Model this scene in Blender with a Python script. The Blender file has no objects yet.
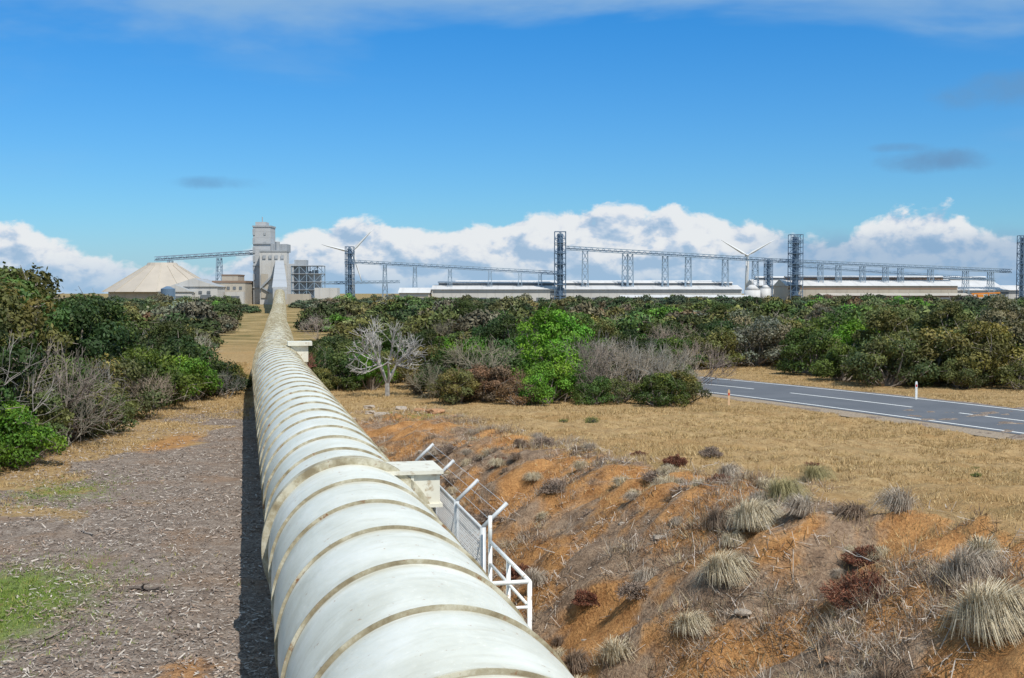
import bpy, math, numpy as np, random
from mathutils import Vector, Matrix
rng=np.random.default_rng(7); random.seed(7)
S=bpy.context.scene
try:
    S.view_settings.view_transform='Standard'; S.view_settings.look='None'; S.view_settings.exposure=0
except Exception: pass
COL=S.collection
# ------------------------------------------------------------------ helpers
def link(o,parent=None):
    COL.objects.link(o)
    if parent is not None: o.parent=parent
    return o
def empty(name,loc=(0,0,0)):
    e=bpy.data.objects.new(name,None); e.location=loc; e.empty_display_size=.5
    return link(e)
def np_mesh(name,V,F,mats=(),mi=None,col=None,smooth=False,attr=None):
    """F: list of int arrays (M,k)"""
    me=bpy.data.meshes.new(name)
    V=np.asarray(V,dtype=np.float32)
    if not isinstance(F,(list,tuple)): F=[F]
    F=[np.asarray(f,dtype=np.int32) for f in F if len(f)]
    me.vertices.add(len(V)); me.vertices.foreach_set('co',V.ravel())
    nl=sum(f.size for f in F); npoly=sum(len(f) for f in F)
    me.loops.add(nl); me.polygons.add(npoly)
    me.loops.foreach_set('vertex_index',np.concatenate([f.ravel() for f in F]))
    tot=np.concatenate([np.full(len(f),f.shape[1],dtype=np.int32) for f in F])
    st=np.concatenate([[0],np.cumsum(tot)[:-1]]).astype(np.int32)
    me.polygons.foreach_set('loop_start',st)
    if mi is not None: me.polygons.foreach_set('material_index',np.asarray(mi,dtype=np.int32))
    me.polygons.foreach_set('use_smooth',np.full(npoly,smooth,dtype=bool))
    for m in mats: me.materials.append(m)
    if col is not None:
        c=np.ones((len(V),4),dtype=np.float32); c[:,:3]=col
        a=me.color_attributes.new('tint','FLOAT_COLOR','POINT'); a.data.foreach_set('color',c.ravel())
    if attr is not None:
        for k,v in attr.items():
            a=me.attributes.new(k,'FLOAT','POINT'); a.data.foreach_set('value',np.asarray(v,dtype=np.float32))
    me.update(calc_edges=True); me.validate()
    return me
def obj(name,me,parent=None,loc=(0,0,0)):
    o=bpy.data.objects.new(name,me); o.location=loc
    return link(o,parent)
class Build:
    """collects boxes / beams / prisms in one mesh"""
    def __init__(s): s.V=[];s.FN=[];s.n=0;s.mn=[]
    def add(s,v,faces,m=0):
        for f in faces:
            s.FN.append([i+s.n for i in f]); s.mn.append(m)
        s.V+= [tuple(p) for p in v]; s.n+=len(v)
    def box(s,x0,x1,y0,y1,z0,z1,m=0):
        v=[(x0,y0,z0),(x1,y0,z0),(x1,y1,z0),(x0,y1,z0),(x0,y0,z1),(x1,y0,z1),(x1,y1,z1),(x0,y1,z1)]
        s.add(v,[(0,3,2,1),(4,5,6,7),(0,1,5,4),(1,2,6,5),(2,3,7,6),(3,0,4,7)],m)
    def beam(s,a,b,w,h=None,m=0):
        h=h or w; a=Vector(a);b=Vector(b);d=(b-a)
        if d.length<1e-6: return
        d.normalize(); up=Vector((0,0,1)) if abs(d.z)<.95 else Vector((0,1,0))
        r=d.cross(up).normalized(); u=r.cross(d).normalized()
        v=[]
        for p in (a,b):
            for i,j in ((-1,-1),(1,-1),(1,1),(-1,1)): v.append(p+r*(i*w/2)+u*(j*h/2))
        s.add(v,[(0,1,2,3),(7,6,5,4),(0,4,5,1),(1,5,6,2),(2,6,7,3),(3,7,4,0)],m)
    def tube(s,a,b,r0,r1=None,n=10,m=0,cap=True):
        r1=r0 if r1 is None else r1
        a=Vector(a);b=Vector(b);d=(b-a).normalized(); up=Vector((0,0,1)) if abs(d.z)<.95 else Vector((0,1,0))
        r=d.cross(up).normalized(); u=r.cross(d).normalized(); v=[]
        for p,q in ((a,r0),(b,r1)):
            for i in range(n):
                t=2*math.pi*i/n; v.append(p+r*(q*math.cos(t))+u*(q*math.sin(t)))
        f=[(i,(i+1)%n,n+(i+1)%n,n+i) for i in range(n)]
        if cap: f+= [tuple(range(n))[::-1],tuple(range(n,2*n))]
        s.add(v,f,m)
    def gable(s,x0,x1,y0,y1,ze,zr,mw=0,mr=1,axis='x',z0=0,over=.6):
        s.box(x0,x1,y0,y1,z0,ze,mw)
        if axis=='x':
            ym=(y0+y1)/2
            v=[(x0-over,y0-over,ze+.02),(x1+over,y0-over,ze+.02),(x1+over,y1+over,ze+.02),(x0-over,y1+over,ze+.02),(x0-over,ym,zr),(x1+over,ym,zr)]
            s.add(v,[(0,1,5,4),(2,3,4,5)],mr); s.add(v,[(0,4,3),(1,2,5),(0,3,2,1)],mw)
        else:
            xm=(x0+x1)/2
            v=[(x0-over,y0-over,ze+.02),(x1+over,y0-over,ze+.02),(x1+over,y1+over,ze+.02),(x0-over,y1+over,ze+.02),(xm,y0-over,zr),(xm,y1+over,zr)]
            s.add(v,[(1,2,5,4),(3,0,4,5)],mr); s.add(v,[(0,1,4),(2,3,5),(0,3,2,1)],mw)
    def mesh(s,name,mats,smooth=False):
        me=bpy.data.meshes.new(name); me.from_pydata(s.V,[],s.FN)
        for m in mats: me.materials.append(m)
        me.polygons.foreach_set('material_index',s.mn)
        if smooth: me.polygons.foreach_set('use_smooth',[True]*len(s.FN))
        me.update(); return me
# node helpers
class NT:
    def __init__(s,nt): s.nt=nt
    def n(s,t,**k):
        nd=s.nt.nodes.new(t)
        for a,b in k.items(): setattr(nd,a,b)
        return nd
    def lk(s,a,b): s.nt.links.new(a,b)
    def inp(s,sock,v):
        if v is None: return
        if hasattr(v,'is_output') or hasattr(v,'links'): s.lk(v,sock)
        else:
            if isinstance(v,(tuple,list)) and len(v)==3 and sock.type=='RGBA': v=(*v,1)
            sock.default_value=v
    def math(s,op,a,b=None,c=None,clamp=False):
        m=s.n('ShaderNodeMath',operation=op,use_clamp=clamp); s.inp(m.inputs[0],a); s.inp(m.inputs[1],b); s.inp(m.inputs[2],c); return m.outputs[0]
    def mix(s,f,a,b,mode='MIX'):
        m=s.n('ShaderNodeMix',data_type='RGBA',blend_type=mode); s.inp(m.inputs[0],f); s.inp(m.inputs[6],a); s.inp(m.inputs[7],b); return m.outputs[2]
    def sstep(s,v,a,b):
        m=s.n('ShaderNodeMapRange',interpolation_type='SMOOTHSTEP'); s.inp(m.inputs[0],v); s.inp(m.inputs[1],a); s.inp(m.inputs[2],b); return m.outputs[0]
    def noise(s,vec,scale,detail=4,rough=.55,dist=0):
        m=s.n('ShaderNodeTexNoise'); 
        if vec is not None: s.lk(vec,m.inputs['Vector'])
        m.inputs['Scale'].default_value=scale;m.inputs['Detail'].default_value=detail;m.inputs['Roughness'].default_value=rough;m.inputs['Distortion'].default_value=dist
        return m.outputs[0]
    def ramp(s,v,stops,interp='LINEAR'):
        m=s.n('ShaderNodeValToRGB'); cr=m.color_ramp; cr.interpolation=interp
        while len(cr.elements)<len(stops): cr.elements.new(.5)
        for e,(p,c) in zip(cr.elements,stops):
            e.position=p; e.color=(*c,1) if isinstance(c,(tuple,list)) else (c,c,c,1)
        s.lk(v,m.inputs[0]); return m.outputs[0]
    def vec(s,x,y,z):
        m=s.n('ShaderNodeCombineXYZ'); s.inp(m.inputs[0],x);s.inp(m.inputs[1],y);s.inp(m.inputs[2],z); return m.outputs[0]
def newmat(name,rough=.8,spec=.3,metal=0):
    m=bpy.data.materials.new(name); m.use_nodes=True; N=NT(m.node_tree)
    b=m.node_tree.nodes['Principled BSDF']; b.inputs['Roughness'].default_value=rough
    b.inputs['Specular IOR Level'].default_value=spec; b.inputs['Metallic'].default_value=metal
    return m,N,b
def simple(name,c,rough=.8,var=.18,scale=1.0,bump=0,spec=.3,dirt=None):
    m,N,b=newmat(name,rough,spec); tc=N.n('ShaderNodeTexCoord').outputs['Object']
    n=N.noise(tc,scale,6,.6)
    c0=tuple(v*(1-var) for v in c); c1=tuple(min(1,v*(1+var)) for v in c)
    st=[(.3,c0),(.7,c1)]
    colr=N.ramp(n,st)
    if dirt is not None:
        n2=N.noise(tc,scale*2.7,5,.65); colr=N.mix(N.sstep(n2,.56,.7),colr,dirt)
    N.lk(colr,b.inputs['Base Color'])
    if bump:
        bp=N.n('ShaderNodeBump'); bp.inputs['Strength'].default_value=bump; bp.inputs['Distance'].default_value=.02
        N.lk(N.noise(tc,scale*12,4),bp.inputs['Height']); N.lk(bp.outputs[0],b.inputs['Normal'])
    return m
# ------------------------------------------------------------------ camera
H=5.5
cam=bpy.data.cameras.new('camera'); co=bpy.data.objects.new('camera',cam); link(co)
cam.lens=42.19; cam.sensor_width=36; cam.clip_end=20000; cam.clip_start=.1
co.location=(0,0,H); co.rotation_euler=(math.radians(90-2.2),0,0); S.camera=co
# ------------------------------------------------------------------ sun & sky
EL=math.radians(55); BR=math.radians(145)
sl=bpy.data.lights.new('sun','SUN'); sl.energy=4.8; sl.angle=math.radians(.53); sl.color=(1,.95,.86)
so=bpy.data.objects.new('sun',sl); link(so); so.location=(30,-40,60)
D=Vector((math.sin(BR)*math.cos(EL),math.cos(BR)*math.cos(EL),math.sin(EL)))
so.rotation_euler=D.to_track_quat('Z','Y').to_euler()
w=bpy.data.worlds.new('World'); S.world=w; w.use_nodes=True; N=NT(w.node_tree)
try: w.cycles.sampling_method='MANUAL'; w.cycles.sample_map_resolution=256
except Exception: pass
bg=w.node_tree.nodes['Background']; bg.inputs[1].default_value=.09
sky=N.n('ShaderNodeTexSky',sky_type='NISHITA'); sky.sun_disc=False; sky.sun_elevation=EL; sky.sun_rotation=BR
sky.air_density=1.0; sky.dust_density=.3; sky.ozone_density=2.5
g=N.n('ShaderNodeTexCoord').outputs['Generated']; sp=N.n('ShaderNodeSeparateXYZ'); N.lk(g,sp.inputs[0])
x,y,z=sp.outputs
el=N.math('ARCSINE',z); az=N.math('ARCTAN2',x,y)
tint=N.ramp(N.math('MULTIPLY',el,3.0),[(0,(.62,.92,1.28)),(.2,(.50,.95,1.33)),(.72,(.20,.90,1.52)),(.85,(.24,.90,1.5)),(1,(.5,.9,1.25))])
skyc=N.mix(1.0,sky.outputs[0],tint,'MULTIPLY')
azn=N.math('ADD',az,.5)
top=N.ramp(azn,[(0,.56),(.05,.60),(.11,.52),(.18,.26),(.25,.18),(.315,.42),(.36,.66),(.42,.54),(.48,.62),(.54,.69),(.63,.71),(.70,.62),(.735,.46),(.77,.44),(.805,.68),(.84,.66),(.875,.50),(.93,.42),(1,.42)])
top=N.math('MULTIPLY',top,.1)
cv=N.vec(N.math('MULTIPLY',az,21.0),N.math('MULTIPLY',el,31.0),3.3)
cvb=N.vec(N.math('MULTIPLY',N.math('ADD',az,.006),21.0),N.math('MULTIPLY',N.math('ADD',el,.008),31.0),3.3)
n1=N.noise(cv,1.15,7,.58,.15); n1b=N.noise(cvb,1.15,4,.55,.15)
top2=N.math('ADD',top,N.math('MULTIPLY',N.math('SUBTRACT',n1,.5),.056))
dd=N.math('SUBTRACT',top2,el)
mask=N.sstep(dd,-.001,.007)
lv=N.math('MULTIPLY_ADD',dd,7.5,N.math('MULTIPLY',N.math('SUBTRACT',n1b,n1),2.4))
lv=N.math('ADD',lv,N.math('MULTIPLY',N.math('SUBTRACT',n1,.5),-.9))
light=N.ramp(lv,[(0,(9.2,9.4,9.6)),(.15,(8.5,8.8,9.3)),(.32,(5.9,7.0,8.5)),(.55,(3.9,5.5,7.5))])
hz=N.sstep(el,.036,.0)
cl=N.mix(N.math('MULTIPLY',hz,.7),light,(3.5,5.5,7.8))
skyc=N.mix(N.math('MULTIPLY',N.sstep(el,.06,.0),.35),skyc,(3.5,5.7,8.1))
skyc=N.mix(N.math('MULTIPLY',mask,.95),skyc,cl)
rb=N.math('MULTIPLY',N.sstep(az,.17,.24),N.sstep(N.math('ADD',el,N.math('MULTIPLY',N.math('SUBTRACT',n1,.5),.03)),.056,.032)); skyc=N.mix(N.math('MULTIPLY',rb,.65),skyc,(2.5,4.3,6.6))
wv=N.vec(N.math('MULTIPLY',az,2.6),N.math('MULTIPLY',el,9.0),7.1)
w1=N.noise(wv,1.5,5,.55,.3)
edge=N.math('ABSOLUTE',N.math('ADD',az,-.05))
veil=N.math('MULTIPLY',N.sstep(N.math('ADD',N.math('MULTIPLY_ADD',edge,.06,el),N.math('MULTIPLY',N.math('SUBTRACT',w1,.5),.14)),.220,.270),.72)
wisps=N.math('MULTIPLY',N.sstep(w1,.52,.80),.20)
skyc=N.mix(N.math('MAXIMUM',veil,wisps),skyc,(3.6,5.6,7.8))
def smudge(a,e,sa,se,k):
    global skyc
    d=N.math('ADD',N.math('POWER',N.math('DIVIDE',N.math('SUBTRACT',az,a),sa),2),N.math('POWER',N.math('DIVIDE',N.math('SUBTRACT',el,e),se),2))
    d=N.math('ADD',d,N.math('MULTIPLY',N.math('SUBTRACT',n1,.5),5.0))
    m=N.math('MULTIPLY',N.sstep(d,2.2,-1.0),k)
    skyc=N.mix(m,skyc,(1.6,3.4,5.8))
smudge(-.235,.088,.030,.0045,.6); smudge(.335,.103,.035,.007,.9); smudge(.31,.114,.02,.003,.6); smudge(.41,.153,.06,.012,.7)
N.lk(skyc,bg.inputs[0])
# ------------------------------------------------------------------ terrain
def ts(x,y): return x*.976+y*.217, -x*.217+y*.976     # lateral t, along s
def sn(x,y,f,seed=0):
    a=seed*1.7
    return (np.sin(x*f+a+1.3*np.sin(y*f*.7+a))*np.cos(y*f*1.1-a*.6+1.1*np.sin(x*f*.8+2*a)))
CS=[8,18,30,45,60]; CT=[10.4,9.6,8.9,7.8,6.5]
def hgt(x,y,rough=True):
    x=np.asarray(x,float);y=np.asarray(y,float)
    t,s=ts(x,y)
    crest=np.interp(s,CS,CT)+(.7*np.sin(s*.55)+.35*np.sin(s*1.3+1))*(s<45)
    zp=np.interp(s,[6,12,18,25,35,50,70],[2.7,2.4,1.95,1.5,.95,.3,0])
    zb=np.interp(s,[5,30,42,50],[-1.6,-1.5,-.5,0])
    u=np.clip((t-3.5)/(crest-3.5),0,1)
    prof=.45*u*u*(3-2*u)+.55*u+.14*np.sin(u*math.pi)
    pit=np.clip((t-1.6)/1.4,0,1); pit=pit*pit*(3-2*pit)
    back=np.clip((t-crest-3)/np.maximum(24-crest,4),0,1); back=back*back*(3-2*back)
    z=zb*pit+(zp-zb)*prof*(t>3.5)
    z=z*(1-back)
    if rough:
        near=np.clip((140-np.hypot(x,y))/60,0,1)
        bank=np.clip(u*6,0,1)*np.clip((1.15-u)*4,0,1)*(t>3.5)*(s<50)
        gul=np.sin(s*1.9+.8*np.sin(t*1.1))*.5+.5*np.sin(s*4.3+t*.6)
        z=z+near*(.03*sn(x,y,.9,1)+.02*sn(x,y,2.3,2))+bank*(.14*sn(x,y,1.5,3)+.10*sn(x,y,3.4,4)+.05*sn(x,y,7.7,5)+.13*gul)
        far=np.clip((np.hypot(x,y)-90)/60,0,1)*np.clip((900-np.hypot(x,y))/200,0,1)
        z=z+far*.35*sn(x,y,.03,6)
    return z
def axis(lo,flo,fhi,hi,step):
    a=list(np.arange(flo,fhi,step)); st=step; v=a[-1]
    while v<hi: st*=1.12; v+=st; a.append(v)
    st=step; v=a[0]; b=[]
    while v>lo: st*=1.12; v-=st; b.append(v)
    return np.array(b[::-1]+a)
xs=axis(-6000,-24,32,6000,.2); ys=axis(-300,4,62,9000,.2)
X,Y=np.meshgrid(xs,ys); Zt=hgt(X,Y)
nx,ny=len(xs),len(ys); idx=np.arange(nx*ny).reshape(ny,nx)
F=np.stack([idx[:-1,:-1],idx[:-1,1:],idx[1:,1:],idx[1:,:-1]],-1).reshape(-1,4)
# road centreline
RC=np.array([(60,-30),(44,0),(35,21),(30,31.5),(25.6,41.5),(21.7,50.5),(17.8,59.5),(13.2,68.5),(7,78.5),(0,89),(-6,98),(-10,106)],float)
def dens(P,step=1.0):
    P=np.array(P,float)
    for _ in range(3):
        Q=[P[0]]
        for a,b in zip(P[:-1],P[1:]): Q+=[a*.75+b*.25,a*.25+b*.75]
        Q.append(P[-1]); P=np.array(Q)
    return P
RP=dens(RC)
def road_d(x,y):
    x=np.asarray(x,float);y=np.asarray(y,float)
    best=np.full(x.shape,1e9); sg=np.zeros(x.shape)
    for a,b in zip(RP[:-1],RP[1:]):
        ab=b-a; L=ab@ab
        k=np.clip(((x-a[0])*ab[0]+(y-a[1])*ab[1])/L,0,1)
        dx=x-(a[0]+k*ab[0]);dy=y-(a[1]+k*ab[1]); d=np.hypot(dx,dy)
        c=np.where(ab[0]*dy-ab[1]*dx>0,-1.,1.)
        m=d<best; best=np.where(m,d,best); sg=np.where(m,c,sg)
    return best,sg   # sg=+1 on the right (far) side
# pipe path
py_c=[-20,0,50,58,66,80,110,156,223,320,420,600]
px_c=[1.58-.2225*(v-.35) for v in (-20,0,50)]+[-11.25,-12.95,-15.75,-21.5,-30.6,-43.3,-61.9,-81.2,-116]
pz_c=[1.5,1.5,1.5,1.5,1.5,1.5,1.5,1.5,2.3,5.2,10.5,20]
def pipe_x(y): return np.interp(y,py_c,px_c)
T,Sg=ts(X,Y)
def sm(v,a,b):
    u=np.clip((v-a)/(b-a),0,1); return u*u*(3-2*u)
crestG=np.interp(Sg,CS,CT)
left=1-sm(T,1.5,2.5)
bare=left*(1-sm(Y,54,66))*sm(X,-17,-13.5)
strawL=sm(sn(X,Y,.35,9)+.35*sn(X,Y,1.1,8)+sm(-X,7,15)*1.6*sm(Y,24,36),.95,1.5)
bare=bare*(1-.85*strawL)
bank=sm(T,1.9,2.6)*(1-sm(T,crestG-1.0,crestG+1.6))*(1-sm(Sg,44,56))
dr,_s=road_d(X.ravel(),Y.ravel()); 
shoulder=(1-sm(dr.reshape(X.shape),4.4,5.6))
bare=np.maximum(bare,shoulder*.9)
green=np.exp(-(((X+9.3)/1.9)**2+((Y-20.5)/3.4)**2))*1.1+np.exp(-(((X+12.5)/1.6)**2+((Y-33)/2.2)**2))*.6+np.exp(-(((X+3.6)/1.2)**2+((Y-50)/2)**2))*.4
rust=np.exp(-(((X+4.7)/.6)**2+((Y-17.2)/.8)**2))*.9+np.exp(-(((X+12.5)/1.3)**2+((Y-44)/4)**2))*.9+.8*np.exp(-(((X+4.5)/3)**2+((Y-50)/3)**2))
colr=np.stack([bare,bank,np.clip(green,0,1)],-1).reshape(-1,3)
gm,N,b=newmat('ground',.95,.1)
at=N.n('ShaderNodeAttribute',attribute_name='tint'); sp=N.n('ShaderNodeSeparateColor'); N.lk(at.outputs[0],sp.inputs[0])
ru=N.n('ShaderNodeAttribute',attribute_name='rust').outputs['Fac']; fm=N.n('ShaderNodeAttribute',attribute_name='farm').outputs['Fac']
tc=N.n('ShaderNodeTexCoord').outputs['Object']
nA=N.noise(tc,.5,5,.6); nB=N.noise(tc,3.0,6,.65); nC=N.noise(tc,18,4,.7); nD=N.noise(tc,.16,4,.6)
straw=N.ramp(N.math('ADD',N.math('MULTIPLY',nB,.6),N.math('MULTIPLY',nC,.4)),[(.3,(.19,.12,.055)),(.45,(.32,.21,.10)),(.58,(.43,.30,.15)),(.72,(.52,.38,.20))])
straw=N.mix(N.math('MULTIPLY',N.sstep(nD,.5,.66),.6),straw,(.32,.19,.075)); 
straw=N.mix(N.math('MULTIPLY',N.sstep(nA,.57,.7),.45),straw,(.22,.17,.07))
mul=N.ramp(N.math('ADD',N.math('MULTIPLY',nB,.4),N.math('MULTIPLY',nC,.6)),[(.34,(.085,.064,.052)),(.47,(.20,.155,.125)),(.56,(.31,.255,.21)),(.66,(.46,.41,.36))])
mul=N.mix(N.math('MULTIPLY',N.sstep(nA,.5,.68),.6),mul,(.26,.17,.11))
bk=N.ramp(N.math('ADD',N.math('MULTIPLY',nB,.55),N.math('MULTIPLY',nC,.45)),[(.32,(.075,.05,.035)),(.45,(.20,.135,.09)),(.58,(.33,.235,.16)),(.72,(.44,.35,.26))])
org=N.ramp(N.math('ADD',N.math('MULTIPLY',nB,.5),N.math('MULTIPLY',nC,.5)),[(.36,(.22,.095,.032)),(.64,(.56,.29,.105))])
bk=N.mix(N.math('MULTIPLY',N.sstep(N.noise(tc,.42,5,.6,.5),.43,.54),.9),bk,org)
grn=N.ramp(nC,[(.3,(.06,.11,.018)),(.7,(.22,.30,.06))])
jit=N.math('MULTIPLY',N.math('SUBTRACT',nB,.5),1.1)
c=N.mix(N.sstep(N.math('ADD',sp.outputs[0],jit),.35,.65),straw,mul)
c=N.mix(N.sstep(N.math('ADD',sp.outputs[1],jit),.35,.65),c,bk)
c=N.mix(N.math('MULTIPLY',N.sstep(N.math('ADD',ru,jit),.4,.8),.75),c,org)
c=N.mix(N.math('MULTIPLY',N.sstep(N.math('ADD',sp.outputs[2],jit),.3,.8),.85),c,grn)
farc=N.ramp(nD,[(.35,(.12,.11,.04)),(.5,(.26,.19,.085)),(.65,(.38,.28,.14))])
c=N.mix(fm,c,farc)
N.lk(c,b.inputs['Base Color'])
bp=N.n('ShaderNodeBump'); bp.inputs['Strength'].default_value=1.0; bp.inputs['Distance'].default_value=.09
N.lk(N.math('ADD',nB,N.math('MULTIPLY',nC,.6)),bp.inputs['Height']); N.lk(bp.outputs[0],b.inputs['Normal'])
me=np_mesh('ground',np.stack([X,Y,Zt],-1).reshape(-1,3),F,[gm],col=colr,smooth=True,attr={'rust':rust.ravel(),'farm':(sm(np.hypot(X,Y),90,160)).ravel()})
obj('ground',me)
# ------------------------------------------------------------------ road
def resample(P,step):
    d=np.concatenate([[0],np.cumsum(np.linalg.norm(np.diff(P,axis=0),axis=1))]); q=np.arange(0,d[-1],step)
    return np.stack([np.interp(q,d,P[:,0]),np.interp(q,d,P[:,1])],-1)
RPf=resample(RP,1.0)
def strip(off0,off1,dz,P=RPf):
    V=[];F=[]
    n=len(P); tan=np.gradient(P,axis=0); tan/=np.linalg.norm(tan,axis=1)[:,None]; nr=np.stack([tan[:,1],-tan[:,0]],-1)
    cols=8
    for i in range(n):
        for k in range(cols+1):
            o=off0+(off1-off0)*k/cols; p=P[i]+nr[i]*o; V.append((p[0],p[1],dz))
    for i in range(n-1):
        for k in range(cols):
            a=i*(cols+1)+k; F.append((a,a+1,a+cols+2,a+cols+1))
    return V,F
asph,N,b=newmat('asphalt',.85,.3); tc=N.n('ShaderNodeTexCoord').outputs['Object']
cc=N.ramp(N.noise(tc,40,4,.7),[(.3,(.07,.077,.088)),(.7,(.135,.143,.16))]); cc=N.mix(N.math('MULTIPLY',N.sstep(N.noise(tc,.5,5),.4,.65),.4),cc,(.145,.15,.165)); N.lk(cc,b.inputs['Base Color'])
wl=simple('road_paint',(.78,.78,.76),.6,.12,6)
road=empty('road')
ROADZ=.085
V,Fq=strip(-4.0,4.0,ROADZ); obj('asphalt_surface',np_mesh('asphalt_surface',V,np.array(Fq),[asph]),road)
sh=simple('road_shoulder_gravel',(.29,.23,.17),.95,.35,14,.5)
for a,bb,nm in ((-5.0,-4.0,'shoulder_near'),(4.0,5.0,'shoulder_far')):
    V,Fq=strip(a,bb,ROADZ-.012); 
    V=[(v[0],v[1],v[2]-.10*(((k%9)/8) if a>0 else (1-(k%9)/8))) for k,v in enumerate(V)]
    obj(nm,np_mesh(nm,V,np.array(Fq),[sh]),road)
for o,nm in ((-3.6,'edge_line_near'),(3.45,'edge_line_far')):
    V,Fq=strip(o,o+.15,ROADZ+.006); obj(nm,np_mesh(nm,V,np.array(Fq),[wl]),road)
V,Fq=strip(-.07,.08,ROADZ+.006)
obj('centre_line',np_mesh('centre_line',V,np.array([f for k,f in enumerate(Fq) if (k//8)%12<9]),[wl]),road)
# ------------------------------------------------------------------ pipeline
q=np.arange(-18,330,.15)
yy=q; xx=np.interp(yy,py_c,px_c); zz=np.interp(yy,py_c,pz_c)
ker=np.ones(81)/81
def smo(a):
    p=np.concatenate([a[0]+(np.arange(-40,0))*(a[1]-a[0]),a,a[-1]+np.arange(1,41)*(a[-1]-a[-2])]); return np.convolve(p,ker,'valid')
xx=smo(xx); zz=smo(zz)
PA=np.stack([xx,yy,zz],-1)
sl_=np.concatenate([[0],np.cumsum(np.linalg.norm(np.diff(PA,axis=0),axis=1))])
s_off=np.interp(.35+10.1*.976,yy,sl_)-10.1; sl_=sl_-s_off
def pp(s):
    p=np.array([np.interp(s,sl_,PA[:,k]) for k in range(3)]); a=np.array([np.interp(s-.3,sl_,PA[:,k]) for k in range(3)]); bq=np.array([np.interp(s+.3,sl_,PA[:,k]) for k in range(3)])
    d=(bq-a)/np.linalg.norm(bq-a); r=np.cross(d,[0,0,1]); r/=np.linalg.norm(r); u=np.cross(r,d); return p,d,r,u
R=1.3
def sweep(slist,rlist,n=96,a0=0,a1=2*math.pi,name='shell',mats=(),smooth=True):
    V=[];A=[];B=[]
    for s,r_ in zip(slist,rlist):
        p,d,r,u=pp(s)
        th=np.linspace(a0,a1,n+1)
        for t in th:
            V.append(p+r*(r_*math.cos(t))+u*(r_*math.sin(t))); A.append(s); B.append(t)
    m=len(slist); id_=np.arange(m*(n+1)).reshape(m,n+1)
    Fq=np.stack([id_[:-1,:-1],id_[1:,:-1],id_[1:,1:],id_[:-1,1:]],-1).reshape(-1,4)
    return np_mesh(name,V,Fq,mats,smooth=smooth,attr={'along':A,'around':B})
pm,N,b=newmat('cream_pipe_paint',.45,.4)
al=N.n('ShaderNodeAttribute',attribute_name='along').outputs['Fac']; ar=N.n('ShaderNodeAttribute',attribute_name='around').outputs['Fac']
fr=N.math('FRACT',N.math('DIVIDE',N.math('SUBTRACT',al,10.1-180),1.8)); dr_=N.math('MULTIPLY',N.math('MINIMUM',fr,N.math('SUBTRACT',1.0,fr)),1.8)
st=N.noise(N.vec(N.math('MULTIPLY',al,3.2),N.math('MULTIPLY',ar,.7),0),1.5,6,.65)
blo=N.noise(N.vec(al,N.math('MULTIPLY',ar,1.3),5),1.1,6,.62,.4)
fine=N.noise(N.vec(N.math('MULTIPLY',al,1.0),N.math('MULTIPLY',ar,1.3),9),14,5,.7)
base=N.ramp(blo,[(.3,(.56,.55,.46)),(.5,(.66,.655,.57)),(.68,(.74,.735,.665))])
base=N.mix(N.math('MULTIPLY',N.sstep(st,.50,.72),.42),base,(.42,.39,.29))
base=N.mix(N.math('MULTIPLY',N.sstep(fine,.58,.70),.5),base,(.80,.79,.75))
grime=N.math('MULTIPLY',N.sstep(dr_,.30,.0),N.sstep(st,.38,.60)); base=N.mix(N.math('MULTIPLY',grime,.45),base,(.34,.29,.18))
ringstain=N.math('MULTIPLY',N.sstep(N.math('ADD',dr_,N.math('MULTIPLY',fine,-.02)),.032,.016),.7); base=N.mix(ringstain,base,(.18,.15,.09))
spt=N.noise(N.vec(al,N.math('MULTIPLY',ar,1.3),2),6,5,.7); base=N.mix(N.math('MULTIPLY',N.sstep(spt,.63,.69),.75),base,(.34,.18,.07))
N.lk(base,b.inputs['Base Color'])
bp=N.n('ShaderNodeBump'); bp.inputs['Strength'].default_value=.35; bp.inputs['Distance'].default_value=.04; N.lk(blo,bp.inputs['Height']); N.lk(bp.outputs[0],b.inputs['Normal'])
N.lk(N.ramp(fine,[(.3,.32),(.7,.55)]),b.inputs['Roughness'])
rm,N,b=newmat('rib_paint',.7,.3); tcx=N.n('ShaderNodeTexCoord').outputs['Object']
rc=N.ramp(N.noise(tcx,3,5,.7),[(.35,(.22,.18,.11)),(.5,(.36,.32,.22)),(.62,(.54,.51,.40))]); rc=N.mix(N.sstep(N.noise(tcx,5,5,.7),.58,.68),rc,(.22,.11,.05)); N.lk(rc,b.inputs['Base Color'])
pipe=empty('conveyor_pipeline')
srings=[10.1+1.8*k for k in range(-14,178)]
sl1=[];rl1=[]
for k,s in enumerate(srings[:-1]):
    sub=[0,.04,.25,.5,.75,.96] if s<70 else [0,.5]
    for f in sub:
        sl1.append(s+1.8*f); rl1.append(R-(.014 if f in(0,.04,.96) and s<70 else 0)+.006*math.sin(k*2.1))
obj('pipe_shell',sweep(sl1,rl1,96,name='pipe_shell',mats=[pm]),pipe)
allV=[];allF=[];off=0
n=96
for s in srings:
    w_=.02 if s<60 else .05; hh_=.026 if s<60 else .04
    sl2,rl2=[s-w_/2,s-w_/2,s+w_/2,s+w_/2],[R-.03,R+hh_,R+hh_,R-.03]
    if abs(s-19.1)<.1: sl2,rl2=[s-.13,s-.13,s+.13,s+.13],[R-.02,R+.10,R+.10,R-.02]
    for a,r_ in zip(sl2,rl2):
        p,d,r,u=pp(a); th=np.linspace(0,2*math.pi,n,endpoint=False)
        allV.append(p+np.outer(np.cos(th)*r_,r)+np.outer(np.sin(th)*r_,u))
    id_=off+np.arange(4*n).reshape(4,n); nx_=np.roll(id_,-1,axis=1)
    allF.append(np.stack([id_[:-1],id_[1:],nx_[1:],nx_[:-1]],-1).reshape(-1,4)); off+=4*n
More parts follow.
